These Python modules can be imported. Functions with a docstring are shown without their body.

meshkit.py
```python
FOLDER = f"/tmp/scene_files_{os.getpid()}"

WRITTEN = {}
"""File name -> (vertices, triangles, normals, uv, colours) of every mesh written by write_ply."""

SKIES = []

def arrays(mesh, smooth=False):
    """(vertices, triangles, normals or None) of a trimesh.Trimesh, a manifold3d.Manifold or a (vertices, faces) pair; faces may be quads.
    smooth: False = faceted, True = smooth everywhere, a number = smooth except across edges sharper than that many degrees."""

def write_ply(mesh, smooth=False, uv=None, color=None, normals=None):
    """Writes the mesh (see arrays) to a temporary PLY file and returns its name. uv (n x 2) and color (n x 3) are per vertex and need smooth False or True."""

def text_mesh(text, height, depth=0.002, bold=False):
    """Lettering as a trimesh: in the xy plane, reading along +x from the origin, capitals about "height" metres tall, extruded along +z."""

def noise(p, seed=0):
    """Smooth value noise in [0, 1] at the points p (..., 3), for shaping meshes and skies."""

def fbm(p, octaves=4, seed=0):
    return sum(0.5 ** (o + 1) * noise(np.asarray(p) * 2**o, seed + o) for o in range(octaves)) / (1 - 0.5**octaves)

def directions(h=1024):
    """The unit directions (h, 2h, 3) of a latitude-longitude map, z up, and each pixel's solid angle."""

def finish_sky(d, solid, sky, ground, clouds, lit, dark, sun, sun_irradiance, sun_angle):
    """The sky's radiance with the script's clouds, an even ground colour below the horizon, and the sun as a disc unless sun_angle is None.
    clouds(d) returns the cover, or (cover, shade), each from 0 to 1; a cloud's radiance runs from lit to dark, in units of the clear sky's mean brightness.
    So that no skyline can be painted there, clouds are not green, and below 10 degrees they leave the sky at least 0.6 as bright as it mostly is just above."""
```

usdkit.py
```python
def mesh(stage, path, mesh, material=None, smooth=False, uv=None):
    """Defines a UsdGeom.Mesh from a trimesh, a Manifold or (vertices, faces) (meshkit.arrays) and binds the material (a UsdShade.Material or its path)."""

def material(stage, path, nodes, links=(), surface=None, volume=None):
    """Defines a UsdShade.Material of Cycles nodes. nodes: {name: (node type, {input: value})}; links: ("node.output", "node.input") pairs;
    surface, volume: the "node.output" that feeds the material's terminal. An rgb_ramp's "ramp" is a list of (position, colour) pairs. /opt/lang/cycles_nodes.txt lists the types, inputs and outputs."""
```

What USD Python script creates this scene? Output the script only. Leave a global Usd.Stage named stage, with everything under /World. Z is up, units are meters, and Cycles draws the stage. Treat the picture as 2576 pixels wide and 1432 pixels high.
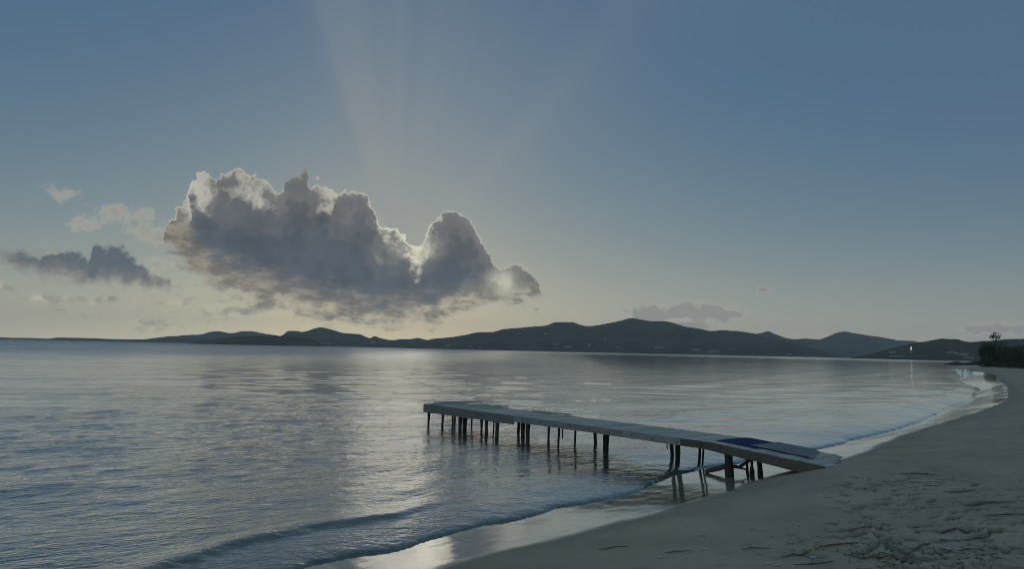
import math, random
import numpy as np, trimesh, shapely, usdkit, meshkit
from scipy.spatial import cKDTree
from pxr import Usd, UsdGeom, UsdLux, UsdShade, Gf, Sdf, Vt

stage = Usd.Stage.CreateInMemory()
UsdGeom.SetStageUpAxis(stage, "Z"); UsdGeom.SetStageMetersPerUnit(stage, 1.0)
world = UsdGeom.Xform.Define(stage, '/World'); stage.SetDefaultPrim(world.GetPrim())
UsdGeom.Scope.Define(stage, '/World/Looks')
rng = np.random.default_rng(7)

# ------------------------------------------------------------------ camera
EYE = 2.6                     # metres above the still water
FPX, CX, CY = 1874.0, 1288.0, 716.0      # focal length and centre of a 2576 x 1432 view
PITCH, ROLL = math.radians(5.02), math.radians(1.243)
_cp, _sp, _cr, _sr = math.cos(PITCH), math.sin(PITCH), math.cos(ROLL), math.sin(ROLL)

def ray(px, py):
    """direction in the world of a point of the 2576 x 1432 view"""
    u, v = (px - CX) / FPX, -(py - CY) / FPX
    a, b = u * _cr - v * _sr, u * _sr + v * _cr
    d = np.array([a, _cp - _sp * b, _sp + _cp * b])
    return d / np.linalg.norm(d)

def azel(px, py):
    d = ray(px, py)
    return math.degrees(math.atan2(d[0], d[1])), math.degrees(math.asin(d[2]))

def at(px, py, z=0.0):
    """the point of the level z that stands there"""
    d = ray(px, py)
    t = (z - EYE) / d[2]
    return np.array([d[0] * t, d[1] * t, z])

def project(p):
    x, y, z = p[0], p[1], p[2] - EYE
    f = _cp * y + _sp * z; b = (-_sp * y + _cp * z) / f; a = x / f
    u, v = a * _cr + b * _sr, -a * _sr + b * _cr
    return CX + u * FPX, CY - v * FPX

cam = UsdGeom.Camera.Define(stage, '/World/camera')
cam.CreateHorizontalApertureAttr(36.0); cam.CreateFocalLengthAttr(36.0 * FPX / 2576)
cam.CreateClippingRangeAttr((0.05, 60000.0)); cam.CreateExposureAttr(-1.9)
_f = np.array([0, _cp, _sp]); _u0 = np.array([0, -_sp, _cp]); _r0 = np.array([1.0, 0, 0])
_right = _cr * _r0 - _sr * 0 * _u0
# image right = world right turned so that the horizon falls to the right
_right = _cr * _r0 + _sr * _u0; _up = -_sr * _r0 + _cr * _u0
M = Gf.Matrix4d(1)
for i, ax in enumerate((_right, _up, -_f)):
    M.SetRow(i, Gf.Vec4d(*map(float, ax), 0))
M.SetRow(3, Gf.Vec4d(0, 0, EYE, 1))
cam.AddTransformOp().Set(M)

# ------------------------------------------------------------------ node graph helper
class G:
    def __init__(s): s.n, s.l, s.k = {}, [], 0
    def node(s, kind, out, **inp):
        s.k += 1; nm = f"{kind}_{s.k}"; d = {}
        for a, b in inp.items():
            if isinstance(b, R): s.l.append((b.ref, f"{nm}.{a}"))
            else: d[a] = b
        s.n[nm] = (kind, d)
        return R(s, f"{nm}.{out}", nm)
    def m(s, op, a, b=0.0, c=0.0, clamp=False):
        kw = dict(math_type=op, value1=a, value2=b, value3=c)
        if clamp: kw['use_clamp'] = True
        return s.node("math", "value", **kw)
    def xyz(s, x=0.0, y=0.0, z=0.0): return s.node("combine_xyz", "vector", x=x, y=y, z=z)
    def sep(s, v):
        r = s.node("separate_xyz", "x", vector=v); return r, r.out("y"), r.out("z")
    def rgb(s, c):
        r = s.node("separate_color", "r", color_type="rgb", color=c); return r, r.out("g"), r.out("b")
    def comb(s, r, g, b): return s.node("combine_color", "color", color_type="rgb", r=r, g=g, b=b)
    dim = "3D"
    def noise(s, v, scale=1.0, detail=2.0, rough=0.5, out="fac", dist=0.0, lac=2.0):
        return s.node("noise_texture", out, dimensions=s.dim, vector=v, scale=scale, detail=detail, roughness=rough, distortion=dist, lacunarity=lac)
    def voro(s, v, scale=1.0, feature="f1", detail=0.0, out="distance", smooth=0.6):
        return s.node("voronoi_texture", out, dimensions=s.dim, vector=v, scale=scale, feature=feature, detail=detail, smoothness=smooth)
    def step(s, x, a, b, lo=0.0, hi=1.0):
        return s.node("map_range", "result", range_type="smoothstep", value=x, from_min=a, from_max=b, to_min=lo, to_max=hi, clamp=True)
    def lin(s, x, a, b, lo=0.0, hi=1.0):
        return s.node("map_range", "result", range_type="linear", value=x, from_min=a, from_max=b, to_min=lo, to_max=hi, clamp=True)
    def mix(s, f, a, b, t="mix"): return s.node("mix", "color", mix_type=t, fac=f, color1=a, color2=b)
    def vm(s, op, a, b=(0, 0, 0), out="vector", **k): return s.node("vector_math", out, math_type=op, vector1=a, vector2=b, **k)
    def ramp(s, f, stops): return s.node("rgb_ramp", "color", fac=f, ramp=stops)
    def material(s, name, surface=None, volume=None):
        return usdkit.material(stage, f"/World/Looks/{name}", s.n, s.l, surface=surface and surface.ref, volume=volume and volume.ref)

class R:
    def __init__(s, g, ref, nm): s.g, s.ref, s.nm = g, ref, nm
    def out(s, o): return R(s.g, f"{s.nm}.{o}", s.nm)
    def __add__(s, o): return s.g.m("add", s, o)
    __radd__ = __add__
    def __mul__(s, o): return s.g.m("multiply", s, o)
    __rmul__ = __mul__
    def __sub__(s, o): return s.g.m("subtract", s, o)
    def __rsub__(s, o): return s.g.m("subtract", o, s)
    def __truediv__(s, o): return s.g.m("divide", s, o)
    def __pow__(s, o): return s.g.m("power", s, o)

# ------------------------------------------------------------------ sky and sun
SUN_AZ, SUN_EL = azel(1003, 652)
STRENGTH = 0.15
BRIGHT = 4.0                   # how much brighter the real sky is than the picture; the exposure takes it back
HAZE = 1.0e-4

def make_sky():
    g = G(); g.dim = "2D"
    K = BRIGHT / STRENGTH
    d = g.vm("normalize", g.node("texture_coordinate", "generated"))
    x, y, z = g.sep(d)
    az = g.m("arctan2", x, y) * (180 / math.pi)
    el = g.m("arcsine", z) * (180 / math.pi)
    sky = g.node("sky_texture", "color", sky_type="single_scattering", sun_disc=False, sun_elevation=math.radians(SUN_EL), sun_rotation=math.radians(SUN_AZ),
                 aerosol_density=0.4, air_density=1.0, ozone_density=3.0)
    r, gg, b = g.rgb(sky)
    base = g.vm('maximum', (.070, .136, .193), g.comb((r ** 0.70) * 0.0575, (gg ** 0.55) * 0.0895, (b ** 0.32) * 0.154))
    # the air near the horizon is bright and pale, warmer below the sun
    da, de = az - SUN_AZ, el - SUN_EL
    rs = g.m("sqrt", da * da + de * de)
    elp = g.m("maximum", el, 0.0)
    low = g.m("exponent", elp * (-1 / 5.8))
    warm = g.m("exponent", g.m("absolute", da + 6.0) * (-1 / 26.0))
    hor = g.mix(warm, (.275, .275, .245), (.56, .51, .325))
    col = g.mix(low * 0.92, base, hor)
    lift = g.m('exponent', elp * (-1 / 3.4)) * 0.66 + 1.0
    # light beams fanning out above the cloud
    phi = g.m("arctan2", de, da) * (180 / math.pi)
    F = [(0, 0), (26, .10), (36, .30), (43, .56), (47, .60), (54, .50), (66, .58), (78, .66), (84, .78), (87, .70), (91, 1.0), (94, .80), (97, .82), (101, .98), (107, 1.0), (110.5, .92), (113, .50), (117, .26), (128, .12), (150, 0.03), (180, 0)]
    fr, _, _ = g.rgb(g.ramp(g.lin(phi, 0.0, 180.0), [(p / 180.0, (v, v, v)) for p, v in F]))
    fine = g.noise(g.xyz(phi * 0.16, 3.7, 0.0), scale=1.0, detail=3.0, rough=0.55)
    near = g.m("exponent", rs * (-1 / 17.0))
    beam = fr * 0.86 * g.lin(fine, 0.3, 0.7, 0.86, 1.12) * near * g.step(el, 0.0, 9.0)
    col = g.mix(g.m("minimum", beam * 0.92, 0.8), col, (.285, .295, .295))

    # --- clouds
    P = g.xyz(az, el, 0.0)
    w1 = g.noise(P, scale=0.33, detail=5.0, rough=0.62, out="color")
    wx, wy, wz = g.sep(w1)
    v1 = g.voro(P, scale=0.95, feature="f1", detail=2.0)
    v2 = g.voro(g.vm("add", P, (7.3, 2.1, 4.0)), scale=2.3, feature="f1", detail=1.0)
    puff = g.m("subtract", 0.55, v1) * 0.55 + g.m("subtract", 0.5, v2) * 0.22
    azw = az + (wx - 0.5) * 1.5
    elw = el + (wy - 0.5) * 1.3 - puff

    def profile(top, bottom, a0, a1, rims=((0, 0), (1, 0))):
        t = np.array([azel(*p) for p in top]); q = np.array([azel(*p) for p in bottom])
        xs = np.linspace(a0, a1, 256)
        tv, bv = np.interp(xs, t[:, 0], t[:, 1], left=-3, right=-3), np.interp(xs, q[:, 0], q[:, 1], left=-3, right=-3)
        r_ = np.array([(azel(p[0], 600)[0], p[1]) for p in rims]); rv = np.interp(xs, r_[:, 0], r_[:, 1])
        stops = [((i) / 255.0, ((tv[i] + 5) / 40, (bv[i] + 5) / 40, rv[i])) for i in range(256)]
        c = g.ramp(g.lin(azw, a0, a1), stops)
        rr, bb, ww = g.rgb(c)
        return rr * 40.0 - 5.0, bb * 40.0 - 5.0, ww

    def over(col, cover, colour): return g.mix(cover, col, colour)

    # small lit cloudlets: ellipses eaten away by noise
    n3 = g.noise(P, scale=0.9, detail=4.0, rough=0.62)
    n4 = g.noise(g.xyz(az * 0.22, el * 1.0 + 5.0, 0.0), scale=1.0, detail=3.0, rough=0.6)
    def lets(spots):
        T = None
        for (px, py, rx, ry) in spots:
            a, e = azel(px, py); k = math.degrees(1 / FPX)
            q = g.vm("length", g.xyz((az - a) * (1 / (rx * k)), (el - e) * (1 / (ry * k)), 0.0), out="value")
            t = g.m("subtract", 1.0, q)
            T = t if T is None else g.m("maximum", T, t)
        return T
    # long low streaks near the horizon on the left
    streak = g.step(n4, 0.5, 0.72) * g.step(el, 0.2, 1.5) * g.step(el, 8.0, 3.5) * g.step(az, -3.0, -14.0)
    col = over(col, streak * 0.8, g.mix(g.step(n3, .38, .62), (.50, .46, .33), (.21, .20, .175)))
    Ts = lets([(150, 487, 42, 20), (215, 558, 45, 20), (285, 528, 52, 26), (345, 545, 46, 34), (360, 575, 50, 32), (395, 665, 34, 26), (400, 590, 18, 30), (432, 590, 25, 26)]) + (n3 - 0.5) * 2.4 - 0.12
    col = over(col, g.step(Ts, -0.12, 0.8) * 0.92, g.mix(g.step(Ts, 0.2, 0.9), (.40, .385, .325), (.30, .295, .27)))
    Tr = lets([(1640, 790, 90, 26), (1740, 787, 130, 28), (1830, 793, 70, 18), (1720, 820, 110, 14), (1922, 730, 22, 10), (2520, 828, 90, 15), (2140, 850, 60, 10)]) + (n3 - 0.5) * 1.7
    col = over(col, g.step(Tr, 0.0, 0.4) * 0.9, g.mix(g.step(Tr, 0.10, 0.5), (.37, .35, .29), (.23, .232, .222)))

    # grey cloud at the left
    t, b_, rw = profile([(-60, 640), (0, 640), (25, 622), (60, 612), (100, 630), (125, 620), (180, 620), (225, 640), (240, 612), (280, 606), (310, 620), (350, 650), (380, 680), (420, 688), (436, 712)],
                    [(-60, 655), (0, 655), (25, 655), (60, 680), (110, 697), (200, 706), (300, 715), (400, 722), (436, 722)], -38.0, -20.0)
    dt, db = t - elw, elw - b_
    m = g.step(dt, -0.1, 0.55) * g.step(db, -0.3, 0.9) * g.step(az, -18.0, -21.0)
    col = over(col, m * 0.95, g.mix(g.step(db + (n3 - .5) * 1.5, 0.2, 1.6), (.165, .16, .155), (.083, .105, .13)))

    # the big cloud: hard puffed top, soft ragged base
    t, b_, rw = profile([(402, 600), (415, 565), (430, 548), (455, 520), (483, 490), (485, 440), (505, 422), (522, 424), (536, 450), (560, 437), (580, 424), (600, 418), (625, 430), (645, 442), (680, 450), (700, 475),
                     (712, 465), (720, 438), (745, 428), (768, 426), (773, 455), (800, 450), (825, 462), (840, 480), (870, 476), (905, 473), (922, 488), (932, 520), (942, 548), (952, 568), (980, 570), (1005, 566),
                     (1020, 582), (1040, 618), (1060, 614), (1080, 575), (1100, 545), (1125, 526), (1150, 524), (1185, 550), (1200, 590), (1225, 622), (1240, 655), (1260, 664), (1295, 655), (1320, 672), (1346, 688), (1354, 712), (1360, 745)],
                    [(402, 605), (450, 640), (520, 715), (560, 735), (640, 760), (720, 778), (800, 795), (900, 803), (960, 816), (1050, 808), (1120, 790), (1200, 765), (1260, 752), (1300, 757), (1360, 752)], -30.0, 6.0,
                    [(400, .12), (430, .3), (480, .75), (530, .5), (560, .3), (600, .65), (650, .5), (690, .6), (708, .05), (770, .03), (782, .5), (830, .55), (850, .14), (915, .17), (935, .3), (960, .42), (1060, .5), (1090, .36), (1110, .16), (1160, .11), (1200, .15), (1240, .25), (1300, .18), (1350, .14)])
    dt, db = t - elw, elw - b_
    ragged = g.noise(g.xyz(az * 0.5, el * 1.3 + 9.0, 0.0), scale=0.9, detail=4.0, rough=0.62)
    m = g.step(dt, -0.02, 0.10) * g.step(db + (ragged - .5) * 3.0, -0.5, 1.1)
    billow = g.noise(P, scale=0.62, detail=4.0, rough=0.55)
    v3 = g.voro(g.vm("add", P, (3.1, 9.4, 0.0)), scale=0.7, feature="f1", detail=2.0)
    v4 = g.voro(g.vm("add", P, (11.7, 5.2, 0.0)), scale=0.55, feature="f1", detail=2.0)
    o1 = g.noise(g.xyz(az * 0.3 + 4.0, el * 0.3, 0.0), scale=1.0, detail=2.0)
    dt1 = dt - 0.25 - o1 * 2.2 + (g.m("subtract", 0.6, v3)) * 1.5
    dt2 = dt - 1.5 - (1.0 - o1) * 2.6 + (g.m("subtract", 0.6, v4)) * 1.9
    sunny = g.m("exponent", rs * rs * (-1 / 22.0))
    near_sun = g.m("exponent", rs * (-1 / 9.0))
    soft = g.lin(g.noise(P, scale=0.35, detail=3.0, rough=0.55), 0.3, 0.7, 0.84, 1.14)
    L0 = g.mix(g.m("exponent", g.m("maximum", dt, 0.0) * -2.2), (.135, .142, .148), (.235, .232, .215))
    wob = (billow - 0.5) * 1.6
    sunlit = g.mix(sunny, (.42, .405, .355), (.64, .63, .50))
    L0 = g.mix(g.step(rw + wob * 0.6 + (n3 - .5) * 0.8, 0.34, 0.72) * 0.97, L0, sunlit)
    L1 = g.mix(g.m("exponent", g.m("maximum", dt1, 0.0) * -2.4), (.098, .108, .122), (.175, .172, .165))
    L2 = g.mix(g.m("exponent", g.m("maximum", dt2, 0.0) * -1.8), (.073, .091, .114), (.104, .114, .126))
    body = g.mix(g.step(dt1 + (n3 - .5) * 1.2, -0.25, 0.9), L0, L1)
    body = g.mix(g.step(dt2 + (n3 - .5) * 1.6, -0.5, 1.3), body, L2)
    body = g.vm("scale", body, out="vector", scale=soft)
    under_c = g.mix(g.step(ragged, 0.36, 0.64), (.28, .245, .19), (.17, .15, .13))
    lower = g.step(db + (ragged - .5) * 1.7 + g.m('maximum', az + 18.0, -4.0) * 0.05, 3.6, 0.7)
    body = g.mix(lower, body, under_c)
    rim = g.mix(sunny, (.42, .405, .355), (.70, .69, .56))
    lit = g.step(dt - wob * 0.16, 0.40, 0.04) * g.step(rw, 0.02, 0.10)
    right_gap = g.m("exponent", ((az - azel(1265, 712)[0]) ** 2.0 * 0.9 + (el - azel(1265, 712)[1]) ** 2.0 * 1.3) * -1.0)
    body = g.mix(g.m("minimum", right_gap * g.lin(n3, .3, .6, .5, 1.3), 1.0), body, (.47, .46, .36))
    # a blaze where the sun burns through the dip
    dip = azel(1050, 626)
    blaze = g.m("exponent", ((az - dip[0]) ** 2.0 * 0.55 + (el - dip[1]) ** 2.0 * 2.2) * -1.0)
    body = g.mix(blaze * g.lin(n3, .3, .55, .3, 1.0), body, (.62, .60, .46))
    body = g.mix(lit, body, rim)
    col = over(col, m, body)
    # below the horizon: dim ground colour
    col = g.mix(g.step(el, 0.0, -1.5), col, (.10, .115, .125))
    bg = g.node("background_shader", "background", color=g.vm("scale", col, out="vector", scale=lift * K), strength=STRENGTH)
    return g.material("sky_look", bg)

sky = UsdLux.DomeLight.Define(stage, '/World/sky')
UsdShade.MaterialBindingAPI.Apply(sky.GetPrim()).Bind(make_sky())
sun = UsdLux.DistantLight.Define(stage, '/World/sun')       # veiled by the cloud: wide and weak
sun.CreateNormalizeAttr(True); sun.CreateIntensityAttr(0.008); sun.CreateAngleAttr(7.0); sun.CreateColorAttr(Gf.Vec3f(1.0, .90, .72))
sd = ray(1003, 652)
sun.AddRotateXYZOp().Set(Gf.Vec3f(90 + SUN_EL - 0, 0, -SUN_AZ) if False else Gf.Vec3f(0, 0, 0))
_z = Gf.Vec3d(*map(float, sd)); _x = Gf.Cross(Gf.Vec3d(0, 0, 1), _z).GetNormalized(); _y = Gf.Cross(_z, _x)
sun.ClearXformOpOrder()
_m = Gf.Matrix4d(1); [_m.SetRow(i, Gf.Vec4d(a[0], a[1], a[2], 0)) for i, a in enumerate((_x, _y, _z))]
sun.AddTransformOp().Set(_m)
for p, lab in ((sky.GetPrim(), 'sky'),):
    p.SetCustomDataByKey('kind', 'structure')

# ------------------------------------------------------------------ scene helpers
used = {}
def numbered(parent, name):
    k = used.get((parent, name), -1) + 1; used[(parent, name)] = k
    return name if k == 0 else f"{name}_{k:03d}"

def tag(o, label=None, cat=None, group=None, kind=None):
    p = o.GetPrim() if hasattr(o, 'GetPrim') else o
    for k, v in (('label', label), ('category', cat), ('group', group), ('kind', kind)):
        if v: p.SetCustomDataByKey(k, v)
    return o

def obj(name, mesh, mat, parent=None, smooth=False, attr=None):
    base = str(parent.GetPath()) if parent else '/World'
    path = f"{base}/{numbered(base, name)}"
    m = usdkit.mesh(stage, path, mesh, mat, smooth=smooth)
    if attr:
        for k, v in attr.items():
            UsdGeom.PrimvarsAPI(m).CreatePrimvar(k, Sdf.ValueTypeNames.FloatArray, "vertex").Set(Vt.FloatArray.FromNumpy(np.asarray(v, np.float32)))
    return m

def thing(name, label, cat, loc=(0, 0, 0), rotz=0.0, group=None):
    x = UsdGeom.Xform.Define(stage, f"/World/{numbered('/World', name)}")
    x.AddTranslateOp().Set(Gf.Vec3d(*map(float, loc))); x.AddRotateZOp().Set(math.degrees(rotz))
    tag(x, label, cat, group)
    return x

def box(sx, sy, sz, c=(0, 0, 0), jit=0.0):
    m = trimesh.creation.box((sx, sy, sz)); v = np.array(m.vertices)
    if jit: v += rng.uniform(-jit, jit, v.shape)
    return trimesh.Trimesh(v + np.asarray(c), m.faces, process=False)

def tube(path, radii, sides=8, jit=0.0, cap=True):
    """a closed tapered tube along a polyline"""
    p = np.asarray(path, float); n = len(p)
    t = np.gradient(p, axis=0); t /= np.linalg.norm(t, axis=1, keepdims=True)
    ref = np.where(np.abs(t[:, 2:]) < 0.9, [0, 0, 1.0], [1.0, 0, 0]); a = np.cross(t, ref); a /= np.linalg.norm(a, axis=1, keepdims=True); b = np.cross(t, a)
    ang = np.arange(sides) * 2 * np.pi / sides
    r = np.broadcast_to(np.asarray(radii, float), (n,))[:, None] * (1 + (rng.uniform(-jit, jit, (n, sides)) if jit else 0))
    v = p[:, None] + r[..., None] * (np.cos(ang)[None, :, None] * a[:, None] + np.sin(ang)[None, :, None] * b[:, None])
    i, j = np.meshgrid(np.arange(n - 1), np.arange(sides), indexing='ij'); k = (j + 1) % sides
    q = np.stack([i * sides + j, i * sides + k, (i + 1) * sides + k, (i + 1) * sides + j], -1).reshape(-1, 4)
    f = np.vstack([q[:, [0, 2, 1]], q[:, [0, 3, 2]]])
    v = v.reshape(-1, 3)
    if cap:
        v = np.vstack([v, p[:1], p[-1:]]); c0, c1 = n * sides, n * sides + 1; jj = np.arange(sides); kk = (jj + 1) % sides
        f = np.vstack([f, np.c_[np.full(sides, c0), jj, kk], np.c_[np.full(sides, c1), (n - 1) * sides + kk, (n - 1) * sides + jj]])
    return trimesh.Trimesh(v, f, process=False)

def fbm(x, y, scale, oct=4, seed=0):
    p = np.stack([np.asarray(x) * scale, np.asarray(y) * scale, np.full(np.shape(x), 0.37)], -1)
    return meshkit.fbm(p, oct, seed) - 0.5

def grid_faces(nr, nc, keep=None):
    i, j = np.meshgrid(np.arange(nr - 1), np.arange(nc - 1), indexing='ij')
    a = (i * nc + j).ravel(); q = np.stack([a, a + 1, a + nc + 1, a + nc], 1)
    if keep is not None: q = q[keep[q].any(1)]
    return np.vstack([q[:, [0, 1, 2]], q[:, [0, 2, 3]]])

def compact(v, f, *extra):
    use = np.unique(f); new = np.full(len(v), -1); new[use] = np.arange(len(use))
    return (v[use], new[f]) + tuple(e[use] for e in extra)

# ------------------------------------------------------------------ shore lines
W_PX = [(300, 1760), (700, 1580), (1110, 1432), (1300, 1382), (1500, 1330), (1640, 1297), (1750, 1262), (1840, 1238), (1920, 1205), (2010, 1182), (2150, 1150), (2250, 1105), (2350, 1071), (2438, 1042),
        (2511, 1016), (2533, 1003), (2534, 988), (2529, 971), (2511, 957), (2500, 943), (2470, 937), (2416, 931), (2436, 925), (2482, 921.6), (2475, 918.5)]
S_PX = [(100, 1700), (500, 1540), (770, 1430), (900, 1402), (1000, 1385), (1100, 1355), (1200, 1327), (1300, 1308), (1400, 1283), (1560, 1252), (1640, 1220), (1695, 1198), (1850, 1166), (2038, 1135), (2150, 1107),
        (2240, 1085), (2358, 1043), (2390, 1025), (2423, 1016), (2448, 1005), (2457, 991), (2465, 984), (2462, 978), (2440, 971), (2420, 957), (2432, 949), (2440, 940), (2396, 931.5), (2410, 923), (2450, 919.5)]

def curve(px, z):
    p = np.array([at(x, y, z)[:2] for x, y in px])
    if z > .05: p = np.array([at(x, y, z + .42 * float(np.clip((np.hypot(*q) - 22) / 26, 0, 1)))[:2] for (x, y), q in zip(px, p)])
    far = np.array([[900, 1000], [1400, 1600]]) if z > 0.05 else np.array([[850, 1010], [1350, 1610]])
    p = np.vstack([p, far])
    d = np.r_[0, np.cumsum(np.linalg.norm(np.diff(p, axis=0), axis=1))]
    # rounded with a spline whose knots are spaced by their own distance
    from scipy.interpolate import PchipInterpolator
    t = np.concatenate([np.linspace(d[i], d[i + 1], 24, endpoint=False) for i in range(len(d) - 1)] + [[d[-1]]])
    return np.stack([PchipInterpolator(d, p[:, 0])(t), PchipInterpolator(d, p[:, 1])(t)], 1)

class Shore:
    def __init__(s, pts):
        s.tree = cKDTree(s.dense(pts))
        s.poly = shapely.Polygon(np.vstack([pts, [[5000, 1600], [5000, -3000], [-900, -3000], [pts[0][0] - 60, pts[0][1] - 60]]])).buffer(0)
        shapely.prepare(s.poly)
    @staticmethod
    def dense(p):
        out = []
        for a, b in zip(p[:-1], p[1:]):
            n = max(1, int(np.linalg.norm(b - a) / 0.04)) if np.linalg.norm(a) < 40 else max(1, int(np.linalg.norm(b - a) / 0.4))
            out.append(a + (b - a) * np.linspace(0, 1, min(n, 4000), endpoint=False)[:, None])
        return np.vstack(out)
    def dist(s, x, y):
        q = np.stack([np.ravel(x), np.ravel(y)], 1)
        d = s.tree.query(q, workers=-1)[0]
        return np.where(shapely.contains_xy(s.poly, q[:, 0], q[:, 1]), d, -d).reshape(np.shape(x))

SW, SS = Shore(curve(W_PX, 0.12)), Shore(curve(S_PX, 0.0))

def shore_distances(x, y):
    dw = SW.dist(x, y); ds = SS.dist(x, y)
    near = np.exp(-np.hypot(x, y) / 60)
    ds = ds + 0.22 * fbm(x, y, 1.1, 3, 5) + 0.16 * near * fbm(x, y, 3.5, 2, 6)
    dw = dw + 0.25 * fbm(x, y, 0.9, 4, 8)
    return ds, dw

# the pier's frame: P0 is its seaward front corner, DIR runs to the shore, NRM to its far side
DECK = 0.74
P0, P1 = at(1591 / 1.48758, 1512 / 1.48758, DECK), at(2668 / 1.48758, 1657 / 1.48758, DECK)
LEN = float(np.linalg.norm(P1 - P0)); DIR = (P1 - P0) / LEN; NRM = np.array([-DIR[1], DIR[0], 0.0]); PIER_W = 1.45
PIER_ANG = math.atan2(DIR[1], DIR[0])
RAMP = 2.55; END_Z = 0.58
RAMP_END = P0[:2] + DIR[:2] * (LEN + RAMP - 0.35) + NRM[:2] * 0.75
MOUND = 0.0

# footprints and scuffs trodden into the dry sand: (x, y, angle, length, width, depth)
scuffs = []
for _ in range(150):
    px, py = rng.uniform(1950, 2640), rng.uniform(1190, 1450)
    if px < 2050 + (1300 - py) * 0.5 or (px < 2150 and rng.random() < .5): continue
    q = at(px, py, 0.85); scuffs.append((q[0], q[1], rng.normal(0.15, 0.5), rng.uniform(.2, .48), rng.uniform(.08, .16), rng.uniform(.02, .05)))
for k in range(16):                                       # one walked trail towards the pier
    q = at(2300 - k * 13 + (k % 2) * 22, 1432 - k * 15.5, 0.85); scuffs.append((q[0], q[1], 1.75 + rng.normal(0, .12), .29, .11, .055))
for px, py in ((1470, 1400), (1500, 1415), (1620, 1395), (1700, 1418), (1810, 1405), (1830, 1372), (1900, 1415), (1960, 1395), (1880, 1350), (1990, 1368), (2060, 1410), (2100, 1385), (1990, 1330), (2120, 1340)):
    q = at(px, py, 0.7); scuffs.append((q[0], q[1], rng.normal(0.3, 0.5), rng.uniform(.18, .3), rng.uniform(.05, .09), rng.uniform(.008, .02)))
scuffs = np.array(scuffs)

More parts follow.
